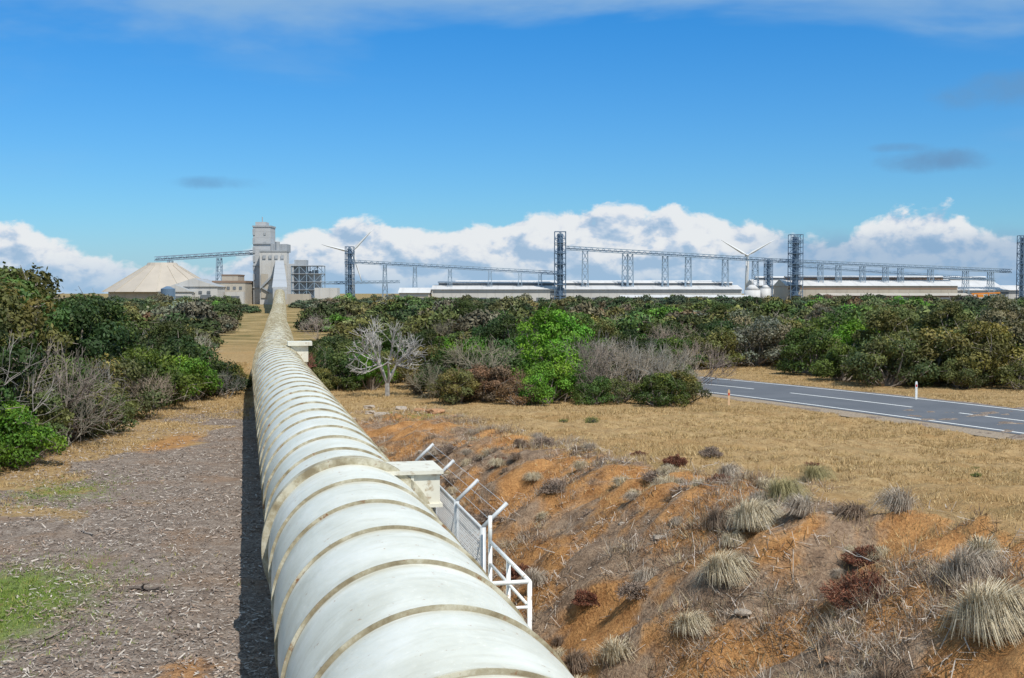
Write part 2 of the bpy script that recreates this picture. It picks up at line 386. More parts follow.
obj('ring_ribs',np_mesh('ring_ribs',np.concatenate(allV),np.concatenate(allF),[rm]),pipe)
creamp=simple('cream_steel',(.64,.62,.53),.55,.1,2,.0,.35,(.38,.30,.2))
def frame_box(B,s0,s1,t0,t1,z0,z1,m=0):
    v=[]
    for z_ in (z0,z1):
        for s,t in ((s0,t0),(s0,t1),(s1,t1),(s1,t0)):
            p,d,r,u=pp(s); q_=p+r*t; v.append((q_[0],q_[1],z_))
    B.add(v,[(0,3,2,1),(4,5,6,7),(0,1,5,4),(1,2,6,5),(2,3,7,6),(3,0,4,7)],m)
B=Build()
frame_box(B,19.0,20.0,.15,1.42,2.12,2.60); frame_box(B,18.93,20.07,.1,1.47,2.60,2.66)
frame_box(B,18.96,20.04,.13,1.46,2.06,2.12); frame_box(B,19.3,19.7,1.05,1.4,-1.6,2.06)
frame_box(B,18.97,19.0,.5,.55,2.13,2.59);frame_box(B,18.97,19.0,.95,1.0,2.13,2.59)
frame_box(B,63.5,64.5,.65,1.55,1.9,2.75); frame_box(B,63.3,64.7,.5,1.75,2.75,2.95); frame_box(B,63.7,64.4,.9,1.5,0,1.9)
for s in [10.9,2]+[29+9*k for k in range(0,33)]:
    p=pp(s)[0]
    if abs(s-63)<3: continue
    frame_box(B,s-.2,s+.2,-.85,.85,-1.6,p[2]-1.0)
    frame_box(B,s-.1,s+.1,.85,1.15,-1.6,p[2]-.75); frame_box(B,s-.1,s+.1,-1.15,-.85,-1.6,p[2]-.75)
obj('support_saddles',B.mesh('support_saddles',[creamp]),pipe)
# ------------------------------------------------------------------ fence and railing
def st2(s,t): return (-.217*s+.976*t, .976*s+.217*t)
galv=simple('galvanised_steel',(.50,.52,.53),.45,.12,8,0,.5)
wht=simple('white_railing_paint',(.75,.76,.74),.45,.08,5,0,.4,(.45,.35,.25))
mesh_m=simple('chain_link_wire',(.50,.52,.53),.45,.1,8)
fen=empty('chain_link_fence')
B=Build(); FT=3.15
posts=[16.0,18.1,20.3,22.6]
for s in posts:
    x_,y_=st2(s,FT)
    B.tube((x_,y_,-1.7),(x_,y_,2.3),.042,n=10)
    xa,ya=st2(s,FT+.34); B.tube((x_,y_,2.3),(xa,ya,2.62),.03,n=8)
for z_ in (-.3,1.0,2.27):
    a=st2(posts[0],FT);c_=st2(posts[-1],FT); B.tube((*a,z_),(*c_,z_),.02,n=6)
obj('posts_and_rails',B.mesh('posts_and_rails',[galv],True),fen)
B=Build()
for k in (.10,.21,.32):
    a=st2(posts[0],FT+k);c_=st2(posts[-1],FT+k); z_=2.3+k*.94
    B.tube((*a,z_),(*c_,z_),.004,n=4)
def chain(sA,tA,sB,tB,z0,z1,pitch=.075):
    L=math.hypot(sB-sA,tB-tA); Hh=z1-z0; k=-Hh
    def P(u,v):
        f=u/L; p=st2(sA+(sB-sA)*f,tA+(tB-tA)*f); return (p[0],p[1],z0+v)
    while k<L:
        u0=max(k,0);v0=u0-k;u1=min(k+Hh,L);v1=u1-k
        if u1>u0: B.beam(P(u0,v0),P(u1,v1),.006); B.beam(P(u0,Hh-v0),P(u1,Hh-v1),.006)
        k+=pitch
chain(16.0,FT,22.6,FT,-.35,2.27); chain(16.0,1.62+1.2,16.0,FT,-.35,2.27)
obj('wire_mesh',B.mesh('wire_mesh',[mesh_m]),fen)
ral=empty('tube_railing'); B=Build()
rs=[13.45,14.6,15.75]
for s in rs:
    p=st2(s,3.2); B.tube((*p,-1.7),(*p,2.15),.028,n=10)
a=st2(rs[0],3.2);c_=st2(rs[-1],3.2)
for z_ in (2.15,1.85,1.55,1.25): B.tube((*a,z_),(*c_,z_),.026 if z_>2 else .02,n=8)
p2=st2(13.45,2.75); B.tube((*a,2.15),(*p2,2.15),.026,n=8); B.tube((*a,1.85),(*p2,1.85),.02,n=8)
B.tube((*p2,-1.7),(*p2,2.15),.028,n=8)
p4=st2(15.75,3.2); B.tube((*p4,2.5),(*p4,2.1),.028,n=8)
obj('rails',B.mesh('rails',[wht],True),ral)
# ------------------------------------------------------------------ roadside posts
orange=simple('faded_orange_plastic',(.62,.42,.25),.5,.1,5); redm=simple('red_reflector',(.5,.03,.02),.3,.1,5)
def guide_post(x,y,h,m):
    z=float(hgt(x,y,False)); e=empty('roadside_guide_post',(x,y,z)); B=Build()
    v=[];w_=.055
    for z_,ww in ((-.2,w_),(h-.08,w_),(h,w_*.55)):
        for i,j in ((-1,-.35),(1,-.35),(1,.35),(-1,.35)): v.append((i*ww,j*w_*2*.5,z_))
    f=[]
    for k in (0,4): f+=[(k,k+1,k+5,k+4),(k+1,k+2,k+6,k+5),(k+2,k+3,k+7,k+6),(k+3,k,k+4,k+7)]
    f+=[(8,9,10,11)]; B.add(v,f,0)
    obj('post',B.mesh('post',[m]),e)
    B=Build(); B.box(-.035,.035,-.028,-.0225,h-.28,h-.16); obj('reflector',B.mesh('reflector',[redm]),e)
guide_post(20.6,61.0,1.0,wht); guide_post(10.6,58.5,.75,orange)
# ------------------------------------------------------------------ vegetation meshes
def segs_mesh(segs,ns=4):
    segs=np.array(segs,float)  # p0 p1 r0 r1
    p0=segs[:,:3];p1=segs[:,3:6];r0=segs[:,6];r1=segs[:,7]
    d=p1-p0; L=np.linalg.norm(d,axis=1)[:,None]+1e-9; d/=L
    up=np.where(np.abs(d[:,2:3])<.9,[[0,0,1.]],[[1.,0,0]]); a=np.cross(d,up); a/=np.linalg.norm(a,axis=1)[:,None]; b_=np.cross(a,d)
    V=[]
    for P,r in ((p0,r0),(p1,r1)):
        for k in range(ns):
            t=2*math.pi*k/ns; V.append(P+a*(r*math.cos(t))[:,None]+b_*(r*math.sin(t))[:,None])
    V=np.stack(V,1); n=len(segs); base=(np.arange(n)*2*ns)[:,None]
    F=[np.concatenate([base+k,base+(k+1)%ns,base+ns+(k+1)%ns,base+ns+k],1) for k in range(ns)]
    return V.reshape(-1,3),np.concatenate(F)
def leafquads(P,Nn,l,w_,rg):
    n=len(P); rnd=rg.normal(size=(n,3)); a=np.cross(Nn,rnd); a/=np.linalg.norm(a,axis=1)[:,None]+1e-9; b_=np.cross(Nn,a); b_/=np.linalg.norm(b_,axis=1)[:,None]+1e-9
    L=(l*rg.uniform(.6,1.3,n))[:,None]; W=(w_*rg.uniform(.6,1.3,n))[:,None]
    V=np.stack([P-a*L*.5,P+b_*W*.5,P+a*L*.5,P-b_*W*.5],1).reshape(-1,3)
    return V,np.arange(4*n).reshape(n,4)
def leafmat(name):
    m,N,b=newmat(name,.6,.25)
    oi=N.n('ShaderNodeObjectInfo'); at=N.n('ShaderNodeAttribute',attribute_name='tint').outputs[0]
    c=N.mix(1.0,oi.outputs['Color'],at,'MULTIPLY')
    N.lk(c,b.inputs['Base Color'])
    tr=N.n('ShaderNodeBsdfTranslucent'); N.lk(N.mix(1.0,c,(1.3,1.4,.6),'MULTIPLY'),tr.inputs[0])
    mx=N.n('ShaderNodeMixShader'); mx.inputs[0].default_value=.20; N.lk(b.outputs[0],mx.inputs[1]); N.lk(tr.outputs[0],mx.inputs[2])
    N.lk(mx.outputs[0],m.node_tree.nodes['Material Output'].inputs[0]); return m
def leafmat_far(name):
    m,N,b=newmat(name,.7,.2)
    oi=N.n('ShaderNodeObjectInfo'); at=N.n('ShaderNodeAttribute',attribute_name='tint').outputs[0]
    N.lk(N.mix(1.0,oi.outputs['Color'],at,'MULTIPLY'),b.inputs['Base Color']); return m
LM=leafmat('foliage_leaves'); LF=leafmat_far('distant_foliage'); BK=simple('grey_bark',(.26,.22,.18),.9,.3,6,.3)
def shrub_mesh(seed,rx,hz,ncl,nleaf,leaf,low=.05,clr=.3,mat=None):
    rg=np.random.default_rng(seed)
    C=[];CR=[]
    for i in range(ncl):
        t=rg.uniform(0,2*math.pi); f=math.sqrt(rg.uniform(.0,1))
        zf=rg.uniform(low,1)
        rad=f*rx*(1-.55*zf**2)*.88
        z_=hz*(.12+.72*zf)*(1-.25*f*rg.uniform(.3,1))
        C.append((math.cos(t)*rad*rg.uniform(.8,1.25),math.sin(t)*rad*rg.uniform(.8,1.2),z_)); CR.append(rx*rg.uniform(clr*.65,clr*1.2))
    C=np.array(C);CR=np.array(CR)
    per=(CR**2); per=np.maximum((per/per.sum()*nleaf).astype(int),20)
    P=[];Nn=[];T=[]
    for c_,r_,k in zip(C,CR,per):
        d=rg.normal(size=(k,3)); d[:,2]=d[:,2]*.8+.35; d/=np.linalg.norm(d,axis=1)[:,None]
        rr=r_*(rg.uniform(.55,1.0,k)**.5)*(1+.25*np.sin(d[:,0]*5+c_[0]*3)*np.cos(d[:,1]*6))*np.where(rg.random(k)<.08,1.3,1)
        p=c_+d*rr[:,None]*[1,1,.72]
        P.append(p); Nn.append(d*.9+rg.normal(size=(k,3))*.5)
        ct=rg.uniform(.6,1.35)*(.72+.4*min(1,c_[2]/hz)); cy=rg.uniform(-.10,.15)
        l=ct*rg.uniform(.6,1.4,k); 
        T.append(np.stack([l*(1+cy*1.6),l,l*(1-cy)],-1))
    P=np.concatenate(P);Nn=np.concatenate(Nn);T=np.concatenate(T); ok=P[:,2]>.02; P,Nn,T=P[ok],Nn[ok],T[ok]
    Nn/=np.linalg.norm(Nn,axis=1)[:,None]
    Vl,Fl=leafquads(P,Nn,leaf,leaf*.55,rg)
    segs=[]
    for i,c_ in enumerate(C[:min(len(C),26)]):
        st_=np.array([rg.uniform(-.15,.15)*rx*.5,rg.uniform(-.15,.15)*rx*.5,-.2]); m1=st_*.6+c_*.4+rg.normal(size=3)*.12*rx*.5; m1[2]=max(m1[2],.2); m2=m1*.4+c_*.6+rg.normal(size=3)*.05*rx
        r0=.035*rx
        segs+=[(*st_,*m1,r0,r0*.7),(*m1,*m2,r0*.7,r0*.45),(*m2,*c_,r0*.45,r0*.25)]
        for j in range(5):
            e=c_+rg.normal(size=3)*CR[i]*.6; segs.append((*c_,*e,r0*.25,r0*.07))
    Vs,Fs=segs_mesh(segs)
    V=np.concatenate([Vl,Vs]); Fa=np.concatenate([Fl,Fs+len(Vl)]); mi=np.concatenate([np.zeros(len(Fl)),np.ones(len(Fs))])
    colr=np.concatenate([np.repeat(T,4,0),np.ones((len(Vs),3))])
    return np_mesh('shrub_mesh_%d'%seed,V,Fa,[mat or LM,BK],mi,colr)
def twig_segs(rg,base,dirv,L,r,depth,spread=.6,out=None,up=.15,nchild=3):
    out=[] if out is None else out
    p=np.array(base,float); d=np.array(dirv,float); d/=np.linalg.norm(d)
    k=3
    for i in range(k):
        q_=p+d*L/k; out.append((*p,*q_,r*(1-.3*i/k),r*(1-.3*(i+1)/k))); p=q_
        d=d+rg.normal(size=3)*.16; d[2]+=up*.3; d/=np.linalg.norm(d)
        if depth>0 and i>0 and rg.random()<.6:
            nd=d+rg.normal(size=3)*spread; nd[2]+=up; twig_segs(rg,p,nd,L*rg.uniform(.5,.75),r*.5,depth-1,spread,out,up,nchild)
    if depth>0:
        for j in range(nchild):
            nd=d+rg.normal(size=3)*spread; nd[2]+=up; twig_segs(rg,p,nd,L*rg.uniform(.6,.85),r*.6,depth-1,spread,out,up,nchild)
    return out
deadbark=bpy.data.materials.new('dead_wood'); deadbark.use_nodes=True
N=NT(deadbark.node_tree); b=deadbark.node_tree.nodes['Principled BSDF']; b.inputs['Roughness'].default_value=.9
oi=N.n('ShaderNodeObjectInfo'); nn=N.noise(N.n('ShaderNodeTexCoord').outputs['Object'],5,3)
N.lk(N.mix(1.0,oi.outputs['Color'],N.ramp(nn,[(.3,.65),(.7,1.25)]),'MULTIPLY'),b.inputs['Base Color'])
def twig_mesh(seed,h,nst,depth,r=.03,spread=.55,lean=.6,ns=3):
    rg=np.random.default_rng(seed); out=[]
    for i in range(nst):
        d=np.array([rg.normal()*lean,rg.normal()*lean,1.]); twig_segs(rg,(rg.normal()*.1,rg.normal()*.1,-.1),d,h*.38,r,depth,spread,out)
    V,F=segs_mesh(out,ns); return np_mesh('twig_mesh_%d'%seed,V,F,[deadbark])
SH=[shrub_mesh(100+i,2.4,3.1,34,10500,.16,clr=.26) for i in range(5)]
TR=[shrub_mesh(200+i,3.2,6.3,54,17000,.19,low=.15,clr=.22) for i in range(4)]
SP=[shrub_mesh(300+i,2.3,2.6,26,4000,.14,low=.1,clr=.24) for i in range(2)]
FARM=[shrub_mesh(400+i,3.0,3.2,24,2600,.42,clr=.30,mat=LF) for i in range(5)]
TW=[twig_mesh(500+i,2.3,9,3,.022) for i in range(3)]
PALETTE=dict(dark=(.046,.074,.020),mid=(.076,.120,.027),bright=(.110,.235,.022),olive=(.125,.138,.044),yellow=(.20,.185,.055),grey=(.15,.14,.085),brown=(.19,.125,.07),silver=(.21,.22,.15),brt=(.14,.19,.04))
def place(name,me,x,y,sc,colk,sz=None,parent=None,rot=None,jit=.18):
    o=bpy.data.objects.new(name,me); z=float(hgt(x,y,False))
    o.location=(x,y,z-.03); o.rotation_euler=(0,0,random.uniform(0,6.28) if rot is None else rot)
    o.scale=(sc*random.uniform(.9,1.1),sc*random.uniform(.9,1.1),sz if sz else sc)
    c=PALETTE[colk] if isinstance(colk,str) else colk; j=random.uniform(1-jit,1+jit)
    o.color=(c[0]*j*random.uniform(.9,1.12),c[1]*j,c[2]*j*random.uniform(.85,1.15),1)
    return link(o,parent)
def bx(px,d): return (px-512)/1200*d
R_=random
# --- left thicket (near)
for (X_,Y_,s_,c,k) in [(-17.5,37.5,1.1,'mid','S'),(-20.5,38.5,1.0,'olive','T'),(-18.9,40.5,1.08,'dark','T'),(-22.5,43,1.2,'dark','T'),(-24.5,47,1.25,'mid','T'),(-19.6,45.5,1.15,'olive','T'),
    (-21.8,50,1.2,'mid','T'),(-27.5,52,1.3,'dark','T'),(-16.9,35.6,.78,'bright','S'),(-15.9,38.0,.75,'bright','S'),(-18.6,48.3,1.15,'mid','S'),(-24,56,1.3,'olive','T'),(-19.3,53,1.0,'dark','T'),(-17.6,51.5,1.05,'olive','S'),
    (-20.5,58,1.05,'dark','T'),(-17.4,56.5,1.1,'mid','S'),(-16.6,60.5,.9,'bright','S'),(-18.2,62,1.15,'dark','S'),(-15.9,64,.75,'dark','S'),(-22,64,.95,'olive','T'),(-26,60,1.25,'dark','T'),(-30,63,1.25,'dark','T'),(-17.8,67,1.0,'mid','S'),(-20,70,.75,'dark','T'),
    (-19.0,36,1.05,'dark','T'),(-15.9,67.5,.55,'yellow','S'),(-25,72,.95,'mid','T'),(-16.2,34.2,.55,'mid','S'),(-18.2,33.6,1.0,'mid','S'),(-16.2,46.5,.75,'olive','S'),(-22,37,1.2,'dark','T'),(-17.0,44.2,.85,'dark','S'),(-23,54,1.2,'mid','T'),(-16.5,40.6,.85,'olive','S')]:
    me=R_.choice(SH if k=='S' else TR); place('coastal_shrub' if k=='S' else 'coastal_tree',me,X_,Y_,s_,c)
for (X_,Y_,s_) in [(-15.9,42.5,1.1),(-17.2,48.5,1.3),(-15.8,52.5,1.0),(-14.9,62.5,.7),(-17.6,43.0,1.9),(-17.6,39.0,2.0)]:
    place('bare_twig_shrub',R_.choice(TW),X_,Y_,s_,(.26,.225,.19))
# --- right thicket
for (X_,Y_,s_,c,k) in [(-2.6,57.5,.62,'yellow','S'),(-1.2,58.5,.7,'brown','S'),(.3,56.6,.55,'brown','P'),(1.6,57.5,.75,'bright','S'),(2.1,60.5,1.0,'bright','S'),(3.9,57.4,.5,'mid','S'),(5.2,58.5,.6,'olive','P'),(7.0,57.2,.62,'mid','S'),(8.3,59,.6,'olive','S'),
   (2.0,65.0,.88,'bright','T'),(3.4,67,.85,'mid','T'),(-.6,62.5,1.05,'mid','S'),(-2.9,62,.95,'dark','S'),(-4.6,69,.9,'olive','S'),(-5.0,63.5,.5,'brown','P'),(-8.6,70,.7,'bright','S'),(-9.9,68,.8,'dark','S'),(-10.7,66.5,.5,'olive','S'),
   (-9.0,76,.9,'mid','S'),(-12.0,76,.8,'olive','S'),(-5.5,78,.6,'dark','T'),(-1.5,71,1.05,'bright','S'),(-.5,75,.8,'dark','T'),(5,72,1.0,'olive','S'),(7.2,64.5,.9,'grey','P'),(6.2,68,1.0,'grey','P'),(-7.4,73,.7,'yellow','S'),(-3.2,68.5,.8,'brt','S'),(-11.3,71.5,.8,'mid','S'),(-12.2,81,1.0,'dark','S'),(9.2,66,.6,'mid','S')]:
    me=R_.choice({'S':SH,'T':TR,'P':SP}[k]); place('coastal_shrub' if k!='T' else 'coastal_tree',me,X_,Y_,s_,c)
for (X_,Y_,s_,c) in [(5.5,60.5,1.45,(.28,.24,.21)),(6.9,61.5,1.5,(.27,.235,.205)),(4.5,62.5,1.6,(.28,.24,.215)),(8.0,62.5,1.4,(.27,.23,.20)),(8.6,60.5,.9,(.29,.24,.2)),(3.4,60.3,1.5,(.25,.215,.19)),(-2.5,59.0,.8,(.26,.16,.11)),(0.2,58.6,.8,(.24,.13,.09)),(-12.2,70,1.0,(.3,.12,.08)),(-4.2,60.5,.9,(.28,.24,.2)),(-1.8,61,1.5,(.30,.25,.21)),(11,72,1.3,(.28,.24,.2))]:
    place('bare_twig_shrub',R_.choice(TW),X_,Y_,s_,c)
rg=np.random.default_rng(31); out=[]
out.append((0,0,-.2,.05,0,.7,.13,.11))
for a,l in ((.3,1.25),(1.9,1.35),(3.3,1.3),(4.4,1.1),(5.4,1.2)):
    twig_segs(rg,(.05,0,.65),(math.cos(a)*.6,math.sin(a)*.5,1.0),l,.07,3,.5,out,up=.16,nchild=3)
V,Fq=segs_mesh(out,4); bt=np_mesh('bare_tree_mesh',V,Fq,[deadbark]); o=place('bare_tree',bt,-6.5,62.5,1.0,(.42,.36,.31)); 
# --- beyond the road
for (X_,Y_,s_,c,k) in [(22.2,71,1.15,'olive','S'),(25,72,1.3,'olive','S'),(27.5,71,1.4,'olive','S'),(30.5,73,1.4,'grey','S'),(24,76,.9,'olive','T'),(28,77,.95,'olive','T'),(32,78,1.0,'grey','T'),(35,76,1.4,'olive','S'),(20.8,75,.85,'mid','S'),(20.5,80,1.1,'mid','S'),
   (14.5,88,1.1,'olive','S'),(18.5,90,1.35,'silver','S'),(21.5,86,1.2,'mid','S'),(24,84,1.3,'bright','S'),(12.5,94,1.2,'dark','S'),(27,83,1.2,'dark','S'),(17,95,1.3,'dark','S'),(22,94,1.3,'olive','S'),(30,85,1.3,'mid','S'),(33,83,1.3,'olive','S'),(37,82,1.4,'dark','S'),(20,100,1.5,'silver','S'),(26,93,1.5,'mid','S'),(34,90,1.4,'dark','S'),(29,68,.75,'olive','P'),(33,69.5,.8,'yellow','P'),(26.0,69.2,.7,'olive','S'),(11.5,86,.9,'mid','S'),(9.5,90,1.0,'dark','S')]:
    me=R_.choice({'S':SH,'T':TR,'P':SP}[k]); place('coastal_shrub' if k!='T' else 'coastal_tree',me,X_,Y_,s_,c)
# --- shrubland mass
mass=empty('distant_shrubland'); cnt=0
cand=[]
d=66.
while d<520:
    step=3.7+d*.018
    xw=d*.50
    xv=-xw
    while xv<xw:
        cand.append((xv+R_.uniform(-.5,.5)*step,d+R_.uniform(-.5,.5)*step,d)); xv+=step*R_.uniform(.75,1.35)
    d+=step*.95
ca=np.array(cand); rd,rsg=road_d(ca[:,0],ca[:,1]); pxp=pipe_x(ca[:,1])
def patchkeys(v):
    if v>.5: return ['dark','dark','mid','dark','olive']
    if v>.0: return ['mid','olive','dark','bright','olive','dark']
    if v>-.6: return ['olive','mid','brt','olive','grey','dark']
    return ['yellow','brown','grey','silver','olive','mid']
for i,(X_,Y_,d) in enumerate(cand):
    off=X_-pxp[i]
    lim=4.0+ (0 if Y_<100 else (Y_-100)*.03)
    if off<0 and off>-lim-1.5: continue
    if off>=0 and off<lim-1: continue
    if rd[i]<(6.0 if Y_<84 else 5.0): continue
    if rsg[i]>0 and Y_<90 and (X_/Y_<.27 or Y_<72) and X_>8: continue
    if rsg[i]>0 and rd[i]<8 and Y_<84: continue
    a_=np.array(X_);b_=np.array(Y_)
    cl_=sn(a_,b_,.06,3)+.5*sn(a_,b_,.15,5)
    gp=sn(a_,b_*1.5,.035,11)+.4*sn(a_,b_,.12,2)
    if gp<-.5 and Y_>125: continue
    far=Y_>105
    k=R_.choice(patchkeys(cl_))
    s_=R_.uniform(.5,1.3)*(1.0 if not far else .9+min(.4,Y_/700)); 
    c=np.array(PALETTE[k]); hz=min(1,max(0,(Y_-100)/400)); c=c*(1-.3*hz)+np.array((.095,.12,.12))*.3*hz  # distance haze painted into shrub colour, bluer grey further out
    if R_.random()<.10 and Y_<200:
        place('bare_twig_shrub',R_.choice(TW),X_,Y_,R_.uniform(1.0,1.5),(.30,.26,.22),None,mass); continue
    if R_.random()<.07 and Y_<260: me=R_.choice(TR); s_*=.62
    elif far: me=R_.choice(FARM)
    else: me=R_.choice(SH+SP[:1])
    hh=s_*R_.uniform(.7,1.25)*(1.0 if not far else .9)
    if gp<-.35: hh*=.6
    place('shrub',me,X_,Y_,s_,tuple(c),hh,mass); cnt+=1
belt=empty('distant_tree_row')
for k in range(230):
    px=R_.uniform(-20,1050); d=R_.uniform(330,470)
    if 262<px<300: continue
    hh=R_.uniform(.6,1.1)
    if 570<px<720 and R_.random()<.5: hh*=1.45
    if 750<px<900 and R_.random()<.4: hh*=1.3
    if 20<px<130: hh*=1.4
    c=np.array(PALETTE[R_.choice(['dark','dark','mid','olive'])])*.75+np.array((.025,.035,.04))  # bluish lift in the tree colour stands in for distance haze
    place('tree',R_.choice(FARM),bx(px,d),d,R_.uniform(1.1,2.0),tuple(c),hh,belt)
print('shrubs',cnt)
# ------------------------------------------------------------------ ground cover
GM=bpy.data.materials.new('grass_blades'); GM.use_nodes=True; N=NT(GM.node_tree); b=GM.node_tree.nodes['Principled BSDF']; b.inputs['Roughness'].default_value=.8; b.inputs['Specular IOR Level'].default_value=.15
N.lk(N.n('ShaderNodeAttribute',attribute_name='tint').outputs[0],b.inputs['Base Color'])
def blades(P,nb,h,w_,spread,cols,rg,lean=.6):
    n=len(P); P=np.repeat(P,nb,0); m=len(P)
    h=np.repeat(h,nb) if np.ndim(h) else h; w_=np.repeat(w_,nb) if np.ndim(w_) else w_
    a=rg.uniform(0,2*math.pi,m); off=np.stack([np.cos(a),np.sin(a)],-1)*(spread*rg.random(m))[:,None]
    base=P.copy(); base[:,:2]+=off
    hh=h*rg.uniform(.4,1.2,m); le=lean*rg.uniform(.1,1.3,m)
    a2=a+rg.normal(size=m)*.7
    tip=base+np.stack([np.cos(a2)*hh*le,np.sin(a2)*hh*le,hh*np.sqrt(np.clip(1.2-le**2*.6,.1,1))],-1)
    a3=rg.uniform(0,math.pi,m); wv=np.stack([np.cos(a3),np.sin(a3),0*a3],-1)*(w_*rg.uniform(.6,1.3,m))[:,None]*.5
    V=np.stack([base-wv,base+wv,tip],1).reshape(-1,3); F=np.arange(3*m).reshape(m,3)
    ci=np.repeat(cols,nb,0)*rg.uniform(.75,1.2,m)[:,None]
    return V,F,np.repeat(ci,3,0)
def pick(pal,n,rg):
    pal=np.array(pal); return pal[rg.integers(0,len(pal),n)]*rg.uniform(.85,1.15,n)[:,None]
rg=np.random.default_rng(5)
def scatter(n,dmin,dmax,pw=1.0):
    u=rg.random(n); d=dmin+(dmax-dmin)*u**pw
    x=d*rg.uniform(-.47,.47,n); return x,d
x_,y_=scatter(230000,12,95,.8); t,s=ts(x_,y_); cr=np.interp(s,CS,CT)
rd,rs_=road_d(x_,y_)
patch=sn(x_,y_,.8,2)+.6*sn(x_,y_,2.1,7)+.5*sn(x_,y_,.27,4)
onp=(t>cr-.6+rg.normal(size=len(t))*.8)&(rd>4.9)&(patch>-1.2+rg.random(len(t))*1.5)
onp|=(t>3.2)&(s>50)&(rd>4.9)&(rg.random(len(t))<.5)
leftg=(t<.2)&((x_<-13)&(y_>26)&(patch>-.2) | (y_>52))&(x_>-25)
sel=(onp|leftg); x1,y1=x_[sel],y_[sel]; pt1=patch[sel]
P=np.stack([x1,y1,hgt(x1,y1)-.01],-1)
cols=pick([(.50,.36,.185),(.44,.31,.15),(.54,.41,.22),(.38,.26,.12),(.46,.32,.15),(.34,.24,.10)],len(P),rg)
hh=.055+.06*np.clip(pt1+.6,0,2); wd=.006+.00035*y1
V,Fq,C=blades(P,4,hh,wd,.10,cols,rg,.9)
obj('dry_grass',np_mesh('dry_grass',V,Fq,[GM],col=C))
x_=np.concatenate([rg.normal(-9.3,1.2,2600),rg.normal(-12.5,.9,500),rg.normal(-3.8,.7,300)]); y_=np.concatenate([rg.normal(20.5,2.0,2600),rg.normal(33,1.5,500),rg.normal(50,1.2,300)])
P=np.stack([x_,y_,hgt(x_,y_)-.01],-1); cols=pick([(.15,.24,.035),(.22,.29,.055),(.12,.19,.03),(.30,.29,.09)],len(P),rg)
V,Fq,C=blades(P,6,.09,.013,.07,cols,rg,.8); obj('green_grass',np_mesh('green_grass',V,Fq,[GM],col=C))
def litter(name,x,y,lmin,lmax,wd,pal,lift=.02,tilt=.25):
    n=len(x); z=hgt(x,y)+rg.random(n)*lift; a=rg.uniform(0,2*math.pi,n); L=lmin+(lmax-lmin)*rg.random(n)**2.2; W=wd*rg.uniform(.5,1.6,n)
    d=np.stack([np.cos(a),np.sin(a),rg.normal(size=n)*tilt],-1)*(L*.5)[:,None]; e=np.stack([-np.sin(a),np.cos(a),rg.normal(size=n)*.4],-1)*(W*.5)[:,None]
    c=np.stack([x,y,z+.012],-1); V=np.stack([c-d-e,c+d-e*.6,c+d+e*.6,c-d+e],1).reshape(-1,3); cc=pick(pal,n,rg)
    obj(name,np_mesh(name,V,np.arange(4*n).reshape(n,4),[GM],col=np.repeat(cc,4,0)))
x_,y_=scatter(170000,13,60,.9); t,s=ts(x_,y_); m=(t<.4)&(x_>-17-rg.random(len(t))*3)&(sn(x_,y_,1.1,4)+.7*sn(x_,y_,3,2)>-1.3+rg.random(len(t))*1.5)
litter('bark_mulch_litter',x_[m],y_[m],.025,.16,.020,[(.36,.30,.26),(.42,.37,.32),(.24,.185,.15),(.30,.23,.18),(.14,.105,.085),(.48,.43,.38),(.28,.20,.15)],.04)
x_,y_=scatter(190000,9,55,.8); t,s=ts(x_,y_); cr=np.interp(s,CS,CT)
pt=sn(x_,y_,.9,4)+.7*sn(x_,y_,2.3,2)
m=(t>2.3)&(t<cr+1.6*rg.random(len(t)))&(s<54)&(pt>-.40+rg.random(len(t))*1.0)
litter('bank_dead_twigs',x_[m],y_[m],.04,.30,.010,[(.38,.32,.26),(.44,.38,.33),(.28,.20,.14),(.18,.12,.085),(.48,.42,.36),(.38,.24,.13)],.10,.6)
m2=m&(sn(x_,y_,.7,8)+.6*sn(x_,y_,1.9,5)>-.05)&(rg.random(len(m))<.3)
P=np.stack([x_[m2],y_[m2],hgt(x_[m2],y_[m2])-.01],-1); cols=pick([(.34,.28,.22),(.40,.34,.27),(.25,.17,.12),(.42,.34,.21),(.18,.125,.09)],len(P),rg)
V,Fq,C=blades(P,14,.26,.010,.14,cols,rg,1.0); obj('dead_scrub',np_mesh('dead_scrub',V,Fq,[GM],col=C))
def tussock_mesh(r,h,pal,n=900,name='grass_tussock'):
    a=rg.uniform(0,2*math.pi,n); L=rg.uniform(.45,1.15,n); el_=rg.uniform(.05,1.0,n)
    o0=np.stack([np.cos(a),np.sin(a)],-1); base=np.zeros((n,3)); base[:,:2]=o0*(r*.25*np.sqrt(rg.random(n)))[:,None]; base[:,2]=-.05
    wind=np.array([.25,-.15])*r
    a=a+rg.normal(size=n)*.45; o0=np.stack([np.cos(a),np.sin(a)],-1)
    pts=[base]
    for f,zf in ((.35,.8),(.72,1.0),(1.0,.62)):
        q_=np.zeros((n,3)); q_[:,:2]=base[:,:2]+o0*(r*f*L*(1.05-el_*.75))[:,None]+wind*f*f; q_[:,2]=h*L*(zf*(.35+.75*el_)) - (f>.9)*h*.35*(1-el_)*L
        q_[:,2]=np.maximum(q_[:,2],.01); pts.append(q_)
    sw=np.stack([-o0[:,1],o0[:,0],0*a],-1)*(.0045*rg.uniform(.6,1.4,n))[:,None]
    V=[]
    for k,p in enumerate(pts): V+= [p-sw*(1-.28*k),p+sw*(1-.28*k)]
    V=np.stack(V,1).reshape(-1,3); b_=(np.arange(n)*8)[:,None]
    Fq=np.concatenate([b_+np.array([[2*k,2*k+1,2*k+3,2*k+2]]) for k in range(3)],0)
    cc=np.repeat(pick(pal,n,rg),8,0)
    return np_mesh(name,V,Fq,[GM],col=cc)
